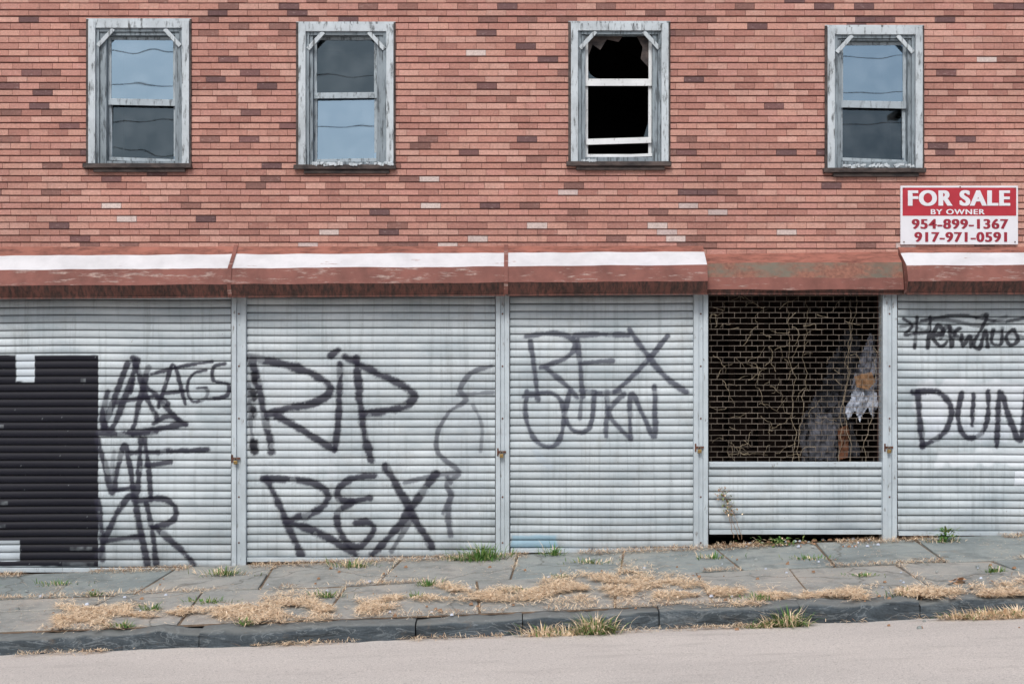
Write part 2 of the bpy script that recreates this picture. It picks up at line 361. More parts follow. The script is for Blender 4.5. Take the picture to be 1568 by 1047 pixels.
st([(572,728),(540,732),(518,748),(524,766),(566,762)],11); st([(540,768),(516,785),(524,818),(548,838),(572,812),(564,798),(545,800)],11)
st([(590,712),(612,750),(640,800),(662,836)],12); st([(668,724),(636,768),(604,812),(570,848)],12); st([(632,790),(600,842)],8,NAVY,0.7)
st([(690,752),(686,790),(690,818)],10,GREY,0.9); st([(685,730),(690,738)],8,GREY)
G3=lin((70,74,88))
st([(812,522),(818,560),(824,612)],8,G3,0.88); st([(806,514),(850,510),(880,522),(870,545),(828,562)],8,G3,0.88); st([(835,562),(868,590),(884,608)],8,G3,0.88)
st([(884,520),(888,560),(892,606)],8,G3,0.88); st([(880,514),(920,511),(962,513)],8,G3,0.88); st([(890,556),(938,552)],7,G3,0.85); st([(890,598),(920,602),(950,598)],8,G3,0.85)
st([(964,504),(985,535),(1015,572),(1050,600)],9,G3,0.9); st([(1022,514),(990,552),(962,582),(942,598)],8,G3,0.9)
st([(806,600),(806,640),(822,676),(848,682),(862,655),(860,615),(838,600),(802,606)],8,G3,0.9)
st([(872,598),(866,636),(880,660),(904,652),(910,600)],8,G3,0.9); st([(890,604),(888,640)],6,G3,0.7)
st([(930,598),(928,668)],8,G3,0.85); st([(956,602),(932,632),(962,668)],8,G3,0.85); st([(965,672),(966,602),(984,634),(1002,668),(1002,590)],8,G3,0.9)
st([(820,690),(840,712)],12,lin((170,182,192)),0.6)
st([(1383,488),(1396,498),(1385,512),(1402,510)],6,BLK); st([(1404,486),(1400,532)],6,BLK); st([(1400,510),(1420,506),(1424,485),(1420,532)],6,BLK)
st([(1430,515),(1444,508),(1436,498),(1428,515),(1440,530),(1450,522)],6,BLK); st([(1454,500),(1456,530),(1462,508),(1470,502)],6,BLK)
st([(1472,512),(1474,530),(1484,514),(1486,531)],6,BLK)
st([(1494,486),(1510,482),(1504,500),(1490,526),(1500,532),(1508,505),(1512,530)],6,BLK); st([(1520,504),(1518,524),(1532,526),(1534,502)],6,BLK)
st([(1550,504),(1540,514),(1546,528),(1558,520),(1552,504)],6,BLK); st([(1410,490),(1470,482),(1530,492),(1568,486)],5,BLK,0.85); st([(1395,498),(1460,516),(1530,508),(1575,518)],5,BLK,0.6)
st([(1378,500),(1440,488),(1500,498),(1540,484)],6,BLK,0.7); st([(1440,518),(1450,500),(1470,520)],6,BLK,0.8)
st([(1404,600),(1408,640),(1412,682)],9); st([(1398,600),(1436,600),(1456,626),(1446,660),(1412,682)],9)
st([(1472,602),(1466,640),(1478,668),(1502,664),(1512,636),(1512,598)],8); st([(1490,604),(1488,650)],7)
st([(1526,682),(1530,600),(1545,640),(1562,672),(1570,598)],9)
PATCH=[(1400,1700,584,640,lin((220,225,232)),0.55,8),(1436,1700,690,712,lin((224,230,236)),0.6,6),(1552,1700,720,743,lin((220,226,234)),0.8,1),
 (1415,1700,640,668,lin((208,214,226)),0.35,10),
 (-50,151,543,866,BOXC,1.0,0.6),(25,54,542,584,lin((192,202,210)),1.0,0.5),(-50,31,826,858,lin((182,192,200)),1.0,0.5),
 (-600,-60,560,800,lin((120,130,140)),0.5,10),(784,852,818,846,lin((140,180,202)),0.7,3),(395,500,560,720,lin((210,218,224)),0.35,20),
 (190,300,560,760,lin((204,213,219)),0.3,20),(690,740,600,800,lin((150,160,170)),0.2,15)]
def vnoise(x,z,sc,seed):
    rs=np.random.RandomState(seed); T=rs.rand(256,256)
    u=np.abs(x*sc+1000); v=np.abs(z*sc+1000); i=np.floor(u).astype(int); j=np.floor(v).astype(int); fu=u-i; fv=v-j
    fu=fu*fu*(3-2*fu); fv=fv*fv*(3-2*fv)
    a=T[i%256,j%256];b=T[(i+1)%256,j%256];c=T[i%256,(j+1)%256];d=T[(i+1)%256,(j+1)%256]
    return (a*(1-fu)+b*fu)*(1-fv)+(c*(1-fu)+d*fu)*fv
def smooth(pts):
    if len(pts)<3: return pts
    P=[pts[0]]+list(pts)+[pts[-1]]; out=[]
    for i in range(1,len(P)-2):
        p0,p1,p2,p3=P[i-1:i+3]
        for k in range(5):
            t=k/5
            out.append(tuple(0.5*((2*p1[a])+(-p0[a]+p2[a])*t+(2*p0[a]-5*p1[a]+4*p2[a]-p3[a])*t*t+(-p0[a]+3*p1[a]-3*p2[a]+p3[a])*t**3) for a in (0,1)))
    out.append(pts[-1]); return out
SD=0.06; PITCH=0.0775
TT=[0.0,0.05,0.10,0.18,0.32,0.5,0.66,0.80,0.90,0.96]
SLV={0.0:0.0,0.05:0.10,0.10:0.75,0.96:0.45,0.90:0.85}  # groove shade between slats, put into the colour as dark values
def shutter(name,px0,px1,pytop,pybot,seed):
    x0,x1=X(px0,SD),X(px1,SD); zt=Z(pytop,SD); zb=Z(pybot,SD)
    P=empty(name)
    nx=int((x1-x0)/0.0085)+2; xs=np.linspace(x0,x1,nx)
    nsl=int(math.ceil((zt-zb)/PITCH)); zl=[];yl=[];sl=[]
    for k in range(nsl):
        for t in TT:
            z=zb+(k+t)*PITCH
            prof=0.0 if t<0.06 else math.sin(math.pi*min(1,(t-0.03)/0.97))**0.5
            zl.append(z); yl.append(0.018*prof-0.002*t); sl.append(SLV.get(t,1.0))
    zl=np.array(zl);yl=np.array(yl);sl=np.array(sl); nz=len(zl)
    XX,ZZ=np.meshgrid(xs,zl); YY=-SD-np.repeat(yl[:,None],nx,1)
    slat=np.floor((ZZ-zb)/PITCH+1e-4)
    dent=(vnoise(XX,slat,1.3,seed)-0.5)*0.006+(vnoise(XX,ZZ,2.5,seed+1)-0.5)*0.016
    YY=YY+dent
    ZZ=ZZ+(vnoise(XX,ZZ,0.9,seed+12)-0.5)*0.012
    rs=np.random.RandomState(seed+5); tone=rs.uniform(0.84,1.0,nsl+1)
    groove_shade_dirt=np.repeat(sl[:,None],nx,1)*tone[np.clip(slat.astype(int),0,nsl)]
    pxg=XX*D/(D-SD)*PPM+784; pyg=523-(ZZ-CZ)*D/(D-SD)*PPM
    groove_shade_dirt*=np.clip(1-0.40*np.clip((pyg-760)/90,0,1)*vnoise(XX,ZZ,5,seed+8),0.3,1)
    C=np.zeros((nz,nx,3)); A=np.zeros((nz,nx))
    def comp(mask,c):
        nonlocal C,A
        cc=np.array(c); na=mask+A*(1-mask)
        C[:]=np.where(na[...,None]>1e-5,(mask[...,None]*cc+(A*(1-mask))[...,None]*C)/np.maximum(na,1e-5)[...,None],C); A[:]=na
    ns=vnoise(XX,ZZ,60,seed+2)*0.6+vnoise(XX,ZZ,140,seed+3)*0.4
    wob=(vnoise(XX,ZZ,12,seed+4)-0.5)
    for (a,b,t,bo,c,op,soft) in PATCH:
        if b<px0 or a>px1 or op==0: continue
        e=np.minimum(np.minimum(pxg-a,b-pxg),np.minimum(pyg-t,bo-pyg))+wob*soft*2
        m=np.clip(e/soft+0.5,0,1)*op
        if c==BOXC:
            m*=np.where(ns>0.91,0.7,1.0)
            m*=1-0.30*((yl[:,None]>0.0150)&(vnoise(XX,slat*3.7,2.3,seed+9)>0.88))*vnoise(XX,ZZ,30,seed+19)
        comp(m,c)
    for (pts,w,c,op) in S:
        pp=smooth(pts); ax=[p[0] for p in pp]; ay=[p[1] for p in pp]; mg=w*2.5
        if max(ax)+mg<px0 or min(ax)-mg>px1: continue
        ci=np.where((pxg[0]>min(ax)-mg)&(pxg[0]<max(ax)+mg))[0]; ri=np.where((pyg[:,0]>min(ay)-mg)&(pyg[:,0]<max(ay)+mg))[0]
        if len(ci)==0 or len(ri)==0: continue
        s=(slice(ri[0],ri[-1]+1),slice(ci[0],ci[-1]+1)); gx=pxg[s]; gy=pyg[s]; dm=np.full(gx.shape,1e9)
        for i in range(len(pp)-1):
            ux,uy=pp[i]; vx,vy=pp[i+1]; L2=(vx-ux)**2+(vy-uy)**2+1e-9
            t=np.clip(((gx-ux)*(vx-ux)+(gy-uy)*(vy-uy))/L2,0,1)
            dm=np.minimum(dm,np.hypot(gx-ux-t*(vx-ux),gy-uy-t*(vy-uy)))
        q=dm+wob[s]*w*0.3+(ns[s]-0.5)*w*0.25
        m=np.clip((w*0.62-q)/(w*0.34),0,1); m=m*m*(3-2*m)*op
        m=np.maximum(m,0.16*np.exp(-dm/(w*0.7))*(ns[s]>0.4))
        m*=1-0.3*(vnoise(gx/150,gy/150,9,seed+6)>0.8)
        cc=np.array(c); na=m+A[s]*(1-m)
        C[s]=np.where(na[...,None]>1e-5,(m[...,None]*cc+(A[s]*(1-m))[...,None]*C[s])/np.maximum(na,1e-5)[...,None],C[s]); A[s]=na
    V=np.stack([XX,YY,ZZ],-1).reshape(-1,3)
    idx=np.arange(nz*nx).reshape(nz,nx); F=np.stack([idx[:-1,:-1],idx[:-1,1:],idx[1:,1:],idx[1:,:-1]],-1).reshape(-1,4)
    me=bpy.data.meshes.new('slat_curtain'); me.vertices.add(len(V)); me.vertices.foreach_set('co',V.ravel()); me.loops.add(F.size); me.loops.foreach_set('vertex_index',F.ravel())
    me.polygons.add(len(F)); me.polygons.foreach_set('loop_start',np.arange(0,F.size,4)); me.polygons.foreach_set('loop_total',np.full(len(F),4))
    me.polygons.foreach_set('use_smooth',np.ones(len(F),dtype=bool)); me.update(); me.validate()
    a=me.attributes.new('paint','FLOAT_COLOR','POINT'); a.data.foreach_set('color',np.concatenate([C.reshape(-1,3),A.reshape(-1,1)],1).astype(np.float32).ravel())
    a=me.attributes.new('groove_shade_dirt','FLOAT','POINT'); a.data.foreach_set('value',groove_shade_dirt.astype(np.float32).ravel())
    me.materials.append(M_SHUT); o=bpy.data.objects.new('slat_curtain',me); COL.objects.link(o); o.parent=P
    mb=MB(); mb.box(x0+0.005,x1-0.005,-SD-0.028,-SD+0.02,zb-0.045,zb-0.001); mb.obj('bottom_bar',[M_POST],P,0.004)
    return P
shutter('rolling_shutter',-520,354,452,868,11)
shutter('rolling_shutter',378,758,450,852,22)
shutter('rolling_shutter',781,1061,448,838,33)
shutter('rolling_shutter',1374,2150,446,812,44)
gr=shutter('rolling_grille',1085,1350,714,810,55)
mb=MB()
gx0,gx1=X(1086,SD),X(1350,SD); gz0,gz1=Z(708,SD),Z(444,SD)
rp=0.0565; n=int((gz1-gz0)/rp)
for k in range(n+1):
    z=gz0+k*rp; sag=random.uniform(-.003,.003)
    mb.box(gx0,gx1,-SD-0.0025,-SD+0.0025,z-0.0022+sag,z+0.0022+sag)
    x=gx0+(0.06 if k%2 else 0.0)+0.02
    while x<gx1:
        if random.random()<0.88: mb.box(x-0.0015,x+0.0015,-SD-0.0045,-SD+0.0045,z+0.003,z+rp-0.003)
        x+=0.118
mb.obj('grille_rods',[M_TAN],gr)
mb=MB(); mb.box(gx0,gx1,-SD-0.03,-SD+0.01,Z(714,SD)+0.001,Z(707,SD)); mb.obj('grille_rail',[M_POST],gr,0.004)

for i,(a,b,bt) in enumerate(((355,377,868),(759,780,848),(1062,1084,836),(1351,1373,826),(-300,-278,895),(1760,1782,812))):
    P=empty('shutter_guide_post'); mb=MB(); zt=Z(446,0.1); zb=zs(X(a),0)-0.05; w=X(b,0.1)-X(a,0.1); xa=X(a,0.1)
    if i==2: zt=Z(450,0.1)
    mb.box(xa,xa+w*0.34,-0.12,0.03,zb,zt); mb.box(xa+w*0.66,xa+w,-0.118,0.03,zb,zt); mb.box(xa+w*0.34+.001,xa+w*0.66-.001,-0.102,0.03,zb,zt-0.002)
    mb.obj('channel',[M_POST],P,0.004)
    b2=MB()
    for py in (480,560,640,760,830):
        xx=xa+w*0.5; zz=Z(py,0.1); b2.box(xx-0.008,xx+0.008,-0.108,-0.1025,zz-0.008,zz+0.008)
    b2.obj('bolts',[M_RUSTY],P,0.003)
def padlock(px,py):
    P=empty('padlock'); x=X(px,0.13); z=Z(py,0.13)
    mb=MB(); mb.box(x-0.02,x+0.02,-0.155,-0.13,z-0.045,z-0.008); mb.obj('body',[M_BRASS],P,0.005)
    bpy.ops.mesh.primitive_torus_add(major_radius=0.015,minor_radius=0.0035,major_segments=20,minor_segments=8,location=(x,-0.142,z-0.004),rotation=(math.pi/2,0,0))
    o=bpy.context.object; o.name='shackle'; o.scale=(1,1.5,1); o.data.materials.append(M_TAN); o.parent=P
    mb=MB(); mb.box(x-0.035,x+0.045,-0.13,-0.1205,z+0.0,z+0.022); mb.box(x-0.045,x-0.03,-0.128,-0.1203,z-0.03,z+0.05); mb.obj('hasp',[M_RUSTY],P,0.002)
for p in ((361,703),(768,693),(1071,686),(1361,686)): padlock(*p)

def curve_obj(name,polys,mat,depth,parent=None):
    cu=bpy.data.curves.new(name,'CURVE'); cu.dimensions='3D'; cu.bevel_depth=depth; cu.bevel_resolution=1
    for pl in polys:
        s=cu.splines.new('POLY'); s.points.add(len(pl)-1)
        for i,p in enumerate(pl): s.points[i].co=(*p[:3],1); s.points[i].radius=p[3] if len(p)>3 else 1
    cu.materials.append(mat); o=bpy.data.objects.new(name,cu); COL.objects.link(o)
    if parent:o.parent=parent
    return o
pl=[]
for i in range(85):
    if random.random()<0.6: px=random.gauss(1140,38); 
    else: px=random.gauss(1235,45)
    px=min(max(px,1090),1345); py=random.uniform(455,700)
    if 1200<px<1350 and random.random()<0.5: py=random.uniform(455,600)
    x,z=X(px),Z(py); a=random.choice([0,3.14])+random.gauss(0,0.6); L=random.randint(5,13); row=[]; y=-SD+random.uniform(-0.03,0.06)
    for k in range(L):
        row.append((x,y,z,1-0.7*k/L)); a+=random.gauss(0,0.4); x+=math.cos(a)*0.024; z+=math.sin(a)*0.022; y+=random.gauss(0,0.006)
        x=min(max(x,gx0+.01),gx1-.01); z=min(max(z,gz0+.01),gz1-.03)
    pl.append(row)
for i in range(5):
    px=random.uniform(1180,1330); x=X(px); row=[]; z=Z(705)
    for k in range(34):
        row.append((min(max(x,gx0+.01),gx1-.01),-SD+0.02+0.02*math.sin(k),z,1.3-0.8*k/34)); x+=random.gauss(0,0.014); z+=0.05
        if z>gz1-0.03: break
    pl.append(row)
curve_obj('dry_vine',pl,M_VINE,0.0021)
def crumple(name,outline,y,mat,amp,parent,seed):
    xs_=[p[0] for p in outline]; ys_=[p[1] for p in outline]
    nx=36; nz=44; mb=MB(); grid={}
    x0,x1,t,b=min(xs_),max(xs_),min(ys_),max(ys_)
    def inside(px,py):
        c=False; n=len(outline); j=n-1
        for i in range(n):
            xi,yi=outline[i]; xj,yj=outline[j]
            if (yi>py)!=(yj>py) and px<(xj-xi)*(py-yi)/(yj-yi)+xi: c=not c
            j=i
        return c
    for i in range(nx+1):
        for j in range(nz+1):
            px=x0+(x1-x0)*i/nx; py=t+(b-t)*j/nz; v=Vector((px*0.05,py*0.02,seed))
            yy=y+amp*(noise.noise(v)+0.6*noise.noise(v*2.7)+0.35*noise.noise(v*6)); grid[i,j]=len(mb.v); mb.v.append((X(px,-y),yy,Z(py,-y)))
    for i in range(nx):
        for j in range(nz):
            if inside(x0+(x1-x0)*(i+.5)/nx,t+(b-t)*(j+.5)/nz):
                mb.f.append((grid[i,j],grid[i,j+1],grid[i+1,j+1],grid[i+1,j])); mb.m.append(0)
    return mb.obj(name,[mat],parent)
deb=empty('hanging_debris')
M_CLOTHM=simple('faded_curtain',lin((118,122,134)),0.9,0.45,8,0.004)
crumple('torn_sheet',[(1285,520),(1300,505),(1318,520),(1312,560),(1300,600),(1308,640),(1318,700),(1225,704),(1222,650),(1245,610),(1268,560)],0.9,M_CLOTH,0.2,deb,1)
crumple('faded_curtain',[(1318,540),(1330,510),(1344,516),(1345,575),(1340,600),(1302,600),(1312,570)],0.3,M_CLOTHM,0.14,deb,2)
crumple('pale_bag',[(1312,590),(1328,596),(1342,600),(1344,618),(1336,640),(1328,622),(1316,645),(1308,628),(1296,642),(1292,622),(1300,612)],0.18,M_CLOTHW,0.10,deb,9)
crumple('cardboard_scrap',[(1308,575),(1334,569),(1340,584),(1330,596),(1310,592)],0.10,M_CARD,0.04,deb,3)
crumple('orange_rag',[(1282,656),(1298,650),(1302,664),(1298,700),(1286,704)],0.45,simple('rust_orange_cloth',lin((118,78,58)),0.9),0.05,deb,4)
crumple('bin_liner',[(1238,640),(1272,632),(1282,660),(1276,704),(1240,700)],0.35,M_CLOTH,0.06,deb,6)

# ---------- SIGN
sg=empty('for_sale_sign'); M_SW=simple('sign_white',lin((218,218,224)),0.45,0.05,4); M_SR=simple('sign_red',lin((172,42,56)),0.45,0.12,5); M_ST=simple('sign_red_ink',lin((146,34,52)),0.5,0.1,9)
sd=0.04
mb=MB(); mb.box(X(1379,sd),X(1559,sd),-0.04,-0.02,Z(374,sd),Z(284,sd)); mb.obj('panel',[M_SW],sg,0.003)
mb=MB(); mb.box(X(1382,sd),X(1556,sd),-0.042,-0.0405,Z(330,sd),Z(287,sd)); mb.obj('red_field',[M_SR],sg)
def text(name,s,a,b,t,bo,y,mat,off=0.03,reps=1):
    x0,x1,z0,z1=X(a,sd),X(b,sd),Z(bo,sd),Z(t,sd)
    cu=bpy.data.curves.new(name,'FONT'); cu.body=s; cu.offset=off; cu.extrude=0.001; cu.space_character=1.14; o=bpy.data.objects.new(name,cu); COL.objects.link(o)
    bpy.context.view_layer.update(); dg=bpy.context.evaluated_depsgraph_get(); me=bpy.data.meshes.new_from_object(o.evaluated_get(dg)); bpy.data.objects.remove(o)
    co=np.array([v.co[:] for v in me.vertices]); mn=co.min(0); mx=co.max(0)
    for v in me.vertices:
        u=(v.co.x-mn[0])/(mx[0]-mn[0]); w=(v.co.y-mn[1])/(mx[1]-mn[1]); dd=v.co.z
        v.co=(x0+u*(x1-x0),y-dd,z0+w*(z1-z0))
    me.materials.clear(); me.materials.append(mat)
    for k in range(reps):
        o=bpy.data.objects.new(name,me if k==0 else me.copy()); COL.objects.link(o); o.parent=sg
        if k: o.location=(0.0042*k,-0.0004*k,0)
text('headline','FOR SALE',1390,1544,291,315,-0.0445,M_SW,0.02,5); text('subline','BY OWNER',1425,1507,320,328,-0.0445,M_SW,0.01,2)
text('phone_line_1','954-899-1367',1396,1542,335,350,-0.0425,M_ST,0.008,4); text('phone_line_2','917-971-0591',1400,1540,355,370,-0.0425,M_ST,0.008,4)
mb=MB()
for p in ((1384,288),(1470,286),(1554,288),(1384,370),(1554,370)): mb.box(X(p[0],sd)-.006,X(p[0],sd)+.006,-0.048,-0.0415,Z(p[1],sd)-.006,Z(p[1],sd)+.006)
mb.obj('screws',[M_RUSTY],sg,0.002)

# ---------- GROUND
def conc(name,stops,crack=True):
    m=NT(name); n=m.noise(1.1,7,0.65); c=m.ramp(n,stops)
    sp=m.noise(140,3,0.7); c=m.mix(1.0,c,m.ramp(sp,[(0.3,0.76),(0.7,1.15)]),'MULTIPLY')
    st_=m.noise(4,6,0.7); c=m.mix(m.ramp(st_,[(0.50,0.0),(0.72,0.65)]),c,tuple(v*0.5 for v in stops[0][1]))
    c=m.mix(m.ramp(m.noise(2.2,7,0.75,st=(1,1.6,1)),[(0.58,0.0),(0.70,0.45)]),c,lin((180,160,138)))
    if crack:
        v=m.n('ShaderNodeTexVoronoi',feature='DISTANCE_TO_EDGE'); v.inputs['Scale'].default_value=0.5
        w=m.n('ShaderNodeVectorMath',operation='ADD'); nn=m.n('ShaderNodeTexNoise'); nn.inputs['Scale'].default_value=3; nn.inputs['Detail'].default_value=6; m.l(m.co,nn.inputs[0])
        sc=m.n('ShaderNodeVectorMath',operation='SCALE'); sc.inputs['Scale'].default_value=0.4; m.l(nn.outputs['Color'],sc.inputs[0]); m.l(m.co,w.inputs[0]); m.l(sc.outputs[0],w.inputs[1]); m.l(w.outputs[0],v.inputs['Vector'])
        c=m.mix(m.ramp(v.outputs[0],[(0.0,0.6),(0.008,0.0)]),c,lin((76,72,66)))
    m.col(c); m.rough(0.93); m.bump(m.noise(60,5,0.7),0.010,0.7); return m.mat
M_SLABA=conc('bluestone_flag',[(0.3,lin((124,133,134))),(0.5,lin((146,154,153))),(0.7,lin((166,168,163)))])
M_SLABB=conc('weathered_flag',[(0.3,lin((138,142,140))),(0.5,lin((160,161,157))),(0.7,lin((180,173,165)))])
M_DIRT=simple('dirt_joint',lin((116,99,82)),1.0,0.4,14,0.01)
m=NT('worn_asphalt'); c=m.ramp(m.noise(0.8,6,0.6,st=(0.5,1.5,1)),[(0.3,lin((203,197,192))),(0.7,lin((219,212,206)))])
c=m.mix(1.0,c,m.ramp(m.noise(100,3,0.8),[(0.3,0.60),(0.72,1.22)]),'MULTIPLY')
c=m.mix(m.ramp(m.noise(50,2,0.5),[(0.64,0.0),(0.70,0.6)]),c,lin((124,118,115)))
c=m.mix(m.ramp(m.noise(3,6,0.7,st=(0.4,2,1)),[(0.54,0.0),(0.75,0.4)]),c,lin((152,145,141)))
m.col(c); m.rough(0.95); m.bump(m.noise(130,3,0.8),0.008,0.7); M_ROAD=m.mat
mb=MB(); joints=[]
dm_=1.31
for ri,(d0,d1,mi) in enumerate(((0.10,dm_-.012,0),(dm_+.014,2.57,1))):
    x=-12+ri*0.15; sk0=0.0
    while x<12:
        L=random.choice([0.8,0.95,1.05,1.2])+random.uniform(-0.05,0.05); sk1=random.uniform(-0.07,0.07); h=[random.uniform(-0.010,0.014) for _ in range(4)]; mm=mi if random.random()<0.65 else 1-mi
        g_=random.uniform(0.007,0.014); e0=random.uniform(0,0.02); e1=random.uniform(0,0.02)
        p=[(x+g_+sk0,d1-e0),(x+L-g_+sk1,d1-e1),(x+L-g_-sk1,d0+e1),(x+g_-sk0,d0+e0)]
        if random.random()<0.22:   # split flag
            dmid=(d0+d1)/2+random.uniform(-.2,.2); q0=(x+g_,dmid); q1=(x+L-g_,dmid+random.uniform(-.08,.08))
            pl_=[[p[0],p[1],(q1[0],q1[1]+.008),(q0[0],q0[1]+.008)],[(q0[0],q0[1]-.008),(q1[0],q1[1]-.008),p[2],p[3]]]
        else: pl_=[p]
        for pp in pl_:
            h=[random.uniform(-0.010,0.013) for _ in range(4)]
            mb.hexa([(a,-d,zs(a,d)-0.1) for a,d in pp]+[(a,-d,zs(a,d)+hh) for (a,d),hh in zip(pp,h)],mm)
        joints.append((x,d0,d1,sk0)); x+=L; sk0=sk1
mb.obj('sidewalk',[M_SLABA,M_SLABB],None,0.008)
mb=MB(); N=60
for i in range(N):
    a=-14+28*i/N; b=-14+28*(i+1)/N
    mb.quad((a,-2.62,zs(a,2.62)-0.012),(b,-2.62,zs(b,2.62)-0.012),(b,0.06,zs(b,0)-0.010),(a,0.06,zs(a,0)-0.010))
mb.obj('dirt_strip',[M_DIRT])
def sheet(name,y0,y1,f,mat,x=60):
    mb=MB(); mb.quad((-x,y0,f(-x,-y0)),(x,y0,f(x,-y0)),(x,y1,f(x,-y1)),(-x,y1,f(-x,-y1))); return mb.obj(name,[mat])
sheet('road',-11.6,-2.72,zr,M_ROAD,80)
mb=MB()
oz=lambda x:zr(x,11.6)
for x0 in range(-80,80,4):
    x1=x0+3.98; mb.hexa([(x0,-15,oz(x0)-.2),(x1,-15,oz(x1)-.2),(x1,-11.6,oz(x1)-.2),(x0,-11.6,oz(x0)-.2),(x0,-15,oz(x0)+.13),(x1,-15,oz(x1)+.13),(x1,-11.6,oz(x1)+.13),(x0,-11.6,oz(x0)+.13)])
mb.obj('opposite_sidewalk',[M_SLABB])
mb=MB(); mb.quad((-400,-400,-400*SL-0.36),(400,-400,400*SL-0.36),(400,400,400*SL-0.36),(-400,400,-400*SL-0.36)); mb.obj('ground',[M_DIRT])
# kerb
m=NT('slate_kerb'); w=m.n('ShaderNodeTexNoise'); w.inputs['Scale'].default_value=4; w.inputs['Detail'].default_value=5; w.inputs['Roughness'].default_value=0.55; w.inputs['Distortion'].default_value=1.6
m.l(m.map((0.7,1,2.6)),w.inputs[0])
rid=m.n('ShaderNodeMath',operation='ABSOLUTE'); sb=m.n('ShaderNodeMath',operation='SUBTRACT'); sb.inputs[1].default_value=0.5; m.l(w.outputs[0],sb.inputs[0]); m.l(sb.outputs[0],rid.inputs[0])
n=m.noise(3,6,0.65,st=(1,1,2)); c=m.ramp(n,[(0.3,lin((42,50,56))),(0.6,lin((72,82,89))),(0.8,lin((102,108,111)))])
c=m.mix(m.ramp(rid.outputs[0],[(0.0,0.5),(0.025,0.0)]),c,lin((138,146,150)))
c=m.mix(1.0,c,m.ramp(m.noise(60,4,0.7),[(0.3,0.65),(0.7,1.15)]),'MULTIPLY')
g=m.n('ShaderNodeNewGeometry'); sx=m.n('ShaderNodeSeparateXYZ'); m.l(g.outputs['Normal'],sx.inputs[0])
c=m.mix(m.ramp(sx.outputs[2],[(0.5,0.0),(0.9,0.55)]),c,lin((134,137,134)))
c=m.mix(m.ramp(m.noise(5,6,0.7),[(0.58,0.0),(0.70,0.4)]),c,lin((124,110,94)))
m.col(c); m.rough(0.85); m.bump(w.outputs[0],0.03,1.0); M_KERB=m.mat
kb=empty('kerb'); cuts=[-11]; 
while cuts[-1]<11: cuts.append(cuts[-1]+random.uniform(1.5,2.5))
cuts=[c for c in cuts if c<-4.5 or c>4.5]+[X(305,KD),X(636,KD),X(800,KD),X(1010,KD),X(1225,KD),X(1410,KD)]; cuts.sort()
for i in range(len(cuts)-1):
    a,b=cuts[i]+0.004,cuts[i+1]-0.004; mb=MB(); n=max(4,int((b-a)/0.025)); dz=random.uniform(-0.016,0.014); dy=random.uniform(-0.02,0.02)
    prof=[(2.585,-0.02,0),(2.585,0.0,0),(2.64,0.004,.5),(2.72,0.004,.7),(2.775,-0.002,1),(2.795,-0.018,1),(2.80,-0.05,1),(2.805,-0.09,1),(2.81,-0.13,1),(2.81,-0.2,1)]
    for k in range(n+1):
        x=a+(b-a)*k/n; e=min(k,n-k)/n*8; rnd=-0.012*max(0,1-e)
        for j,(d,h,w_) in enumerate(prof):
            q=noise.noise(Vector((x*1.6,j*0.25,i*5.0)))*0.045*w_+noise.noise(Vector((x*7,j*0.7,i)))*0.024*w_
            mb.v.append((x,-(d+dy)-q+(-rnd*w_),zs(x,d)+h+dz*(1 if h>-0.15 else 0)+(noise.noise(Vector((x*2.3,3,i)))*0.028+noise.noise(Vector((x*9,3,i)))*0.013)*(1 if 0<j<7 else 0)+rnd))
    m_=len(prof)
    for k in range(n):
        for j in range(m_-1):
            mb.f.append((k*m_+j,(k)*m_+j+1,(k+1)*m_+j+1,(k+1)*m_+j)); mb.m.append(0)
    mb.poly([mb.v[j] for j in range(m_)]); mb.poly([mb.v[n*m_+j] for j in range(m_)][::-1])
    mb.obj('kerb_stone_%d'%i,[M_KERB],kb,smooth=True)

# ---------- dry grass & litter
M_STRAW=NT('straw'); oi=M_STRAW.noise(30,3); M_STRAW.col(M_STRAW.ramp(oi,[(0.3,lin((214,186,152))),(0.5,lin((238,214,182))),(0.7,lin((248,234,212)))])); M_STRAW.rough(0.8); M_STRAW=M_STRAW.mat
M_BROWN=simple('dead_leaf_brown',lin((150,118,92)),0.9,0.35,30)
M_GREEN=simple('weed_green',lin((86,128,56)),0.7,0.35,20); M_GREEN2=simple('weed_olive',lin((126,140,80)),0.8,0.3,20)
def blade(mb,x,y,z,L,w,yaw,el,m,bend=0.0):
    dx,dy,dz=math.cos(yaw)*math.cos(el),math.sin(yaw)*math.cos(el),math.sin(el); px,py=-math.sin(yaw)*w/2,math.cos(yaw)*w/2
    mx,my,mz=x+dx*L*.55,y+dy*L*.55,z+dz*L*.55; el2=el-bend; ex,ey,ez=mx+math.cos(yaw)*math.cos(el2)*L*.45,my+math.sin(yaw)*math.cos(el2)*L*.45,mz+math.sin(el2)*L*.45
    mb.quad((x-px,y-py,z),(x+px,y+py,z),(mx+px*.8,my+py*.8,mz),(mx-px*.8,my-py*.8,mz),m); mb.poly([(mx-px*.8,my-py*.8,mz),(mx+px*.8,my+py*.8,mz),(ex,ey,ez)],m)
mb=MB()
def zg(x,d): return zs(x,d)+0.004 if d<2.8 else zr(x,d)
path=[(85,945,18),(160,944,18),(225,942,9),(330,940,5),(395,937,15),(440,934,20),(500,930,15),(570,932,9),(630,912,9),(680,906,11),(740,914,6),(800,908,13),(880,902,17),(960,896,21),(1040,903,15),(1110,915,14),(1200,917,9),(1280,914,8),(1360,909,10),(1450,912,8),(1510,914,14),(1568,914,22),(1700,905,18)]
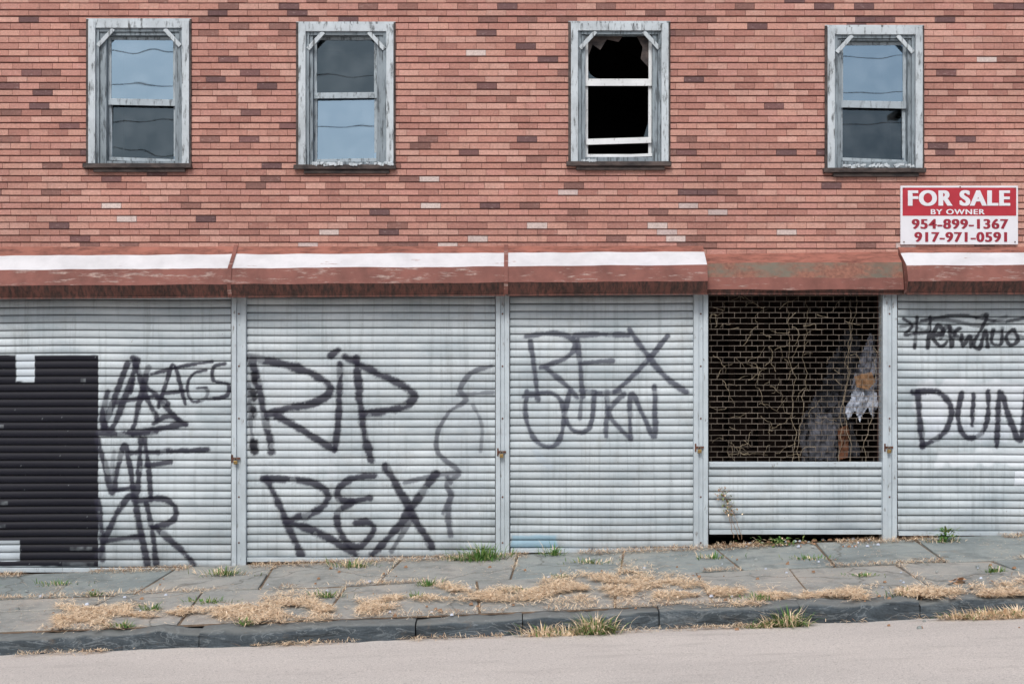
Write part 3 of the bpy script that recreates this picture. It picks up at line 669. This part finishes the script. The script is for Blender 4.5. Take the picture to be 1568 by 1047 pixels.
for i in range(len(path)-1):
    (a,b,h),(a2,b2,h2)=path[i],path[i+1]; n=int((a2-a)*((h+h2)/2)*4.6)
    for _ in range(n):
        t=random.random(); px=a+(a2-a)*t; py=b+(b2-b)*t+random.gauss(0,0.6)*(h+(h2-h)*t)
        if noise.noise(Vector((px*0.018,py*0.07,4)))+0.5*noise.noise(Vector((px*0.07,py*0.2,2)))<0.03+random.gauss(0,0.08): continue
        x,d=inv(px,py)
        if d>2.78: d=2.83+random.random()*0.06
        blade(mb,x,-d,zg(x,d)+0.008+random.uniform(0,0.02),random.uniform(0.03,0.11),random.uniform(0.004,0.007),random.uniform(0,6.28),random.uniform(-0.05,0.35),0 if random.random()<0.88 else 1,0.3)
for _ in range(34000):
    q=random.random(); x=random.uniform(-7,7)
    if q<0.40:
        d=abs(random.gauss(0.13,0.07))+0.03
        if noise.noise(Vector((x*1.2,1,2)))<-0.12: continue
        if random.random()<0.4: d+=0.08
    elif q<0.58: d=random.gauss(1.31,0.03)
    elif q<0.74:
        j=random.choice(joints); d=random.uniform(j[1],j[2]); x=j[0]+random.gauss(0,0.02)+j[3]*((d-j[1])/(j[2]-j[1])*2-1)
    elif q<0.88: d=random.gauss(2.59,0.04)
    else: d=random.gauss(2.86,0.03)
    if q>=0.40 and noise.noise(Vector((x*1.5,d,7)))<0.02: continue
    z=zg(x,d) if d<2.8 else zr(x,d)+0.003
    blade(mb,x,-d,z+random.uniform(0,0.02),random.uniform(0.03,0.08),0.004,random.uniform(0,6.28),random.uniform(0,0.7),0 if random.random()<(0.5 if q<.45 else .7) else 1,0.3)
for _ in range(8000):
    x=random.uniform(-7,7); d=random.uniform(0.1,2.6)
    if noise.noise(Vector((x*1.1,d*1.5,9)))<0.0: continue
    blade(mb,x,-d,zg(x,d)+0.012,random.uniform(0.015,0.06),0.0035,random.uniform(0,6.28),random.uniform(0,0.15),0 if random.random()<.6 else 1)
mb.obj('dry_grass',[M_STRAW,M_BROWN])
def weed(px,py,n,h,spread,mix=0.2,kind='grass'):
    x0,d0=inv(px,py); mb=MB()
    if d0<0.2: d0=0.2; x0=X(px,d0)
    onroad=d0>2.74
    if onroad: d0=2.87; x0=X(px,d0)
    z0=zg(x0,d0)
    for _ in range(n):
        r=abs(random.gauss(0,spread)); a=random.uniform(0,6.28); x=x0+math.cos(a)*r*1.6; y=-d0+math.sin(a)*r*0.5
        if y>-0.14: y=-0.14-random.random()*0.05
        if onroad: y=-2.86-random.random()*0.05
        m=1 if random.random()<mix else (0 if random.random()<.7 else 2); el=random.uniform(0.4,1.5)
        if kind=='leaf': 
            L=random.uniform(.3,1)*h; blade(mb,x,y,z0+random.uniform(0,h*0.6),L*0.5,0.018,a,random.uniform(-.2,1.0),m,0.6)
        else: blade(mb,x,y,z0,random.uniform(.4,1)*h,0.009,a,el,m,random.uniform(0.3,1.2))
    mb.obj('weed_plant',[M_GREEN,M_STRAW,M_GREEN2])
for w_ in ((738,858,300,0.24,0.10,0.1),(700,858,50,0.09,0.07,0.5),(912,975,330,0.24,0.055,0.4),(1207,965,260,0.21,0.05,0.4),(232,935,60,0.13,0.03,0.1),(190,960,60,0.08,0.04,0.1),
 (320,922,90,0.07,0.10,0.1),(655,897,60,0.12,0.04,0.3),(640,915,60,0.08,0.04,0.1),(848,850,70,0.18,0.05,0.2),(1090,855,70,0.09,0.10,0.4),(1522,876,60,0.09,0.05,0.1),
 (1165,918,80,0.08,0.08,0.1),(1320,882,60,0.06,0.08,0.1),(500,914,80,0.10,0.06,0.3),(540,868,120,0.13,0.10,0.4),(345,880,140,0.13,0.12,0.4),(145,912,40,0.10,0.03,0.2),
 (1505,922,320,0.13,0.14,0.85),(1555,922,380,0.14,0.12,0.92),(830,975,160,0.16,0.07,0.75),(870,975,120,0.13,0.07,0.85),(1150,965,40,0.07,0.04,0.1),(90,895,80,0.08,0.12,0.3),(905,862,90,0.08,0.12,0.3),
 (1390,912,120,0.09,0.12,0.7),(375,957,60,0.09,0.03,0.2),(1240,856,80,0.07,0.12,0.3),(860,885,60,0.08,0.04,0.3),(1175,960,70,0.12,0.05,0.8),(800,905,80,0.08,0.06,0.6)): weed(*w_)
weed(1449,830,90,0.22,0.03,0.0,'leaf'); weed(1195,830,120,0.12,0.10,0.2,'leaf'); weed(1445,830,90,0.10,0.08,0.5)
pl=[];lf=MB()
for (a,b,dx) in ((1128,822,-0.010),(1120,820,-0.006),(1132,822,-0.015)):
    x=X(a);z=Z(b);row=[]
    for k in range(14):
        row.append((x,-0.13,z,1-0.04*k)); x+=dx+random.gauss(0,0.008); z+=0.036
        if k>5:
            for _ in range(5): blade(lf,x+random.gauss(0,0.03),-0.14,z+random.gauss(0,0.02),0.035,0.016,random.uniform(0,6.28),random.uniform(-1,1),random.choice([0,0,1,2]),0.5)
    pl.append(row)
vp=empty('climbing_weed'); curve_obj('stalks',pl,M_BROWN,0.003,vp); lf.obj('leaves',[M_BROWN,M_GREEN2,M_STRAW],vp)
mb=MB()
for k in range(240):
    if k<90: px=random.uniform(1090,1345); py=random.uniform(822,838)
    else: px=random.uniform(0,1568); py=random.uniform(855,945)
    x,d=inv(px,py)
    if d<0.0: d=0.03
    s=random.uniform(0.006,0.02); z=zg(x,d)+0.005
    mb.hexa([(x-s,-d-s,z-.004),(x+s,-d-s*.7,z-.004),(x+s*.8,-d+s,z-.004),(x-s,-d+s*.8,z-.004),(x-s*.6,-d-s*.5,z+s*.7),(x+s*.6,-d-s*.4,z+s),(x+s*.5,-d+s*.6,z+s*.8),(x-s*.5,-d+s*.5,z+s*.6)],random.choice([0,0,1,2]))
mb.obj('rubble_litter',[M_BROWN,M_SLABA,M_CLOTHW],None,0.002)
crp=MB(); x,d=inv(1468,892)
for i in range(14): blade(crp,x+random.gauss(0,.05),-d+random.gauss(0,.03),zg(x,d)+random.uniform(0,.03),0.08,0.05,random.uniform(0,6.28),random.uniform(-.2,.8),0,0.4)
crp.obj('dead_leaf_clump',[simple('pale_dead_leaf',lin((196,160,130)),0.9)])

# ---------- across the street (seen in window reflections)
hs=empty('row_house'); M_HS=simple('dark_siding',(0.10,0.10,0.11),0.8,0.2,2,st=(1,1,8)); M_RF=simple('roof_shingle',(0.05,0.05,0.055),0.9,0.3,6)
mb=MB(); mb.box(-14,14,-30,-22,-1,6.9,0)
mb.poly([(-6,-21.9,6.9),(2,-21.9,6.9),(-2,-21.9,8.3)],0)
for i in range(9): mb.box(-13+i*3.1,-11.8+i*3.1,-21.99,-21.9,3.9,5.6,1)
mb.box(-14.3,14.3,-30.2,-21.7,6.901,7.15,1)
mb.obj('house_body',[M_HS,M_RF],hs)
pole=empty('utility_pole'); bpy.ops.mesh.primitive_cylinder_add(radius=0.14,depth=10,location=(9,-15.5,5)); o=bpy.context.object; o.name='shaft'; o.parent=pole; o.data.materials.append(M_SILL)
mb=MB(); mb.box(8.9,9.1,-16.6,-14.4,9.0,9.12); mb.obj('crossarm',[M_SILL],pole,0.01)
pl=[]
for (y,z,sag) in ((-16.4,9.1,1.1),(-14.6,9.1,0.7)):
    pl.append([(-30+3*k*1.3,y,z-sag*(1-((k-12)/15)**2),1) for k in range(31)])
curve_obj('overhead_wires',pl,M_RF,0.009,pole)

# ---------- light
w=bpy.data.worlds.new("World"); scene.world=w; w.use_nodes=True; nt=w.node_tree; bg=nt.nodes['Background']
sk=nt.nodes.new('ShaderNodeTexSky'); sk.sky_type='NISHITA'; sk.sun_disc=False; sk.sun_elevation=math.radians(48); sk.sun_rotation=math.radians(195); sk.dust_density=3.0; sk.air_density=1.0; sk.ozone_density=1.0
hsv=nt.nodes.new('ShaderNodeHueSaturation'); hsv.inputs['Saturation'].default_value=0.6
nt.links.new(sk.outputs[0],hsv.inputs['Color']); nt.links.new(hsv.outputs[0],bg.inputs[0]); bg.inputs[1].default_value=0.15
sl_=bpy.data.lights.new('sun','SUN'); sl_.energy=1.85; sl_.angle=math.radians(16); sl_.color=(1,0.965,0.92)
so=bpy.data.objects.new('sun',sl_); COL.objects.link(so)
az=math.radians(195); el=math.radians(48); dirv=Vector((math.sin(az)*math.cos(el),math.cos(az)*math.cos(el),math.sin(el)))
so.rotation_euler=dirv.to_track_quat('Z','Y').to_euler(); so.location=(0,-5,20)
cam=bpy.data.cameras.new('camera'); co=bpy.data.objects.new('camera',cam); COL.objects.link(co); co.location=(0,-D,CZ); co.rotation_euler=(math.pi/2,0,0)
cam.sensor_width=36; cam.lens=36*D/(1568/PPM); cam.clip_end=1500; scene.camera=co
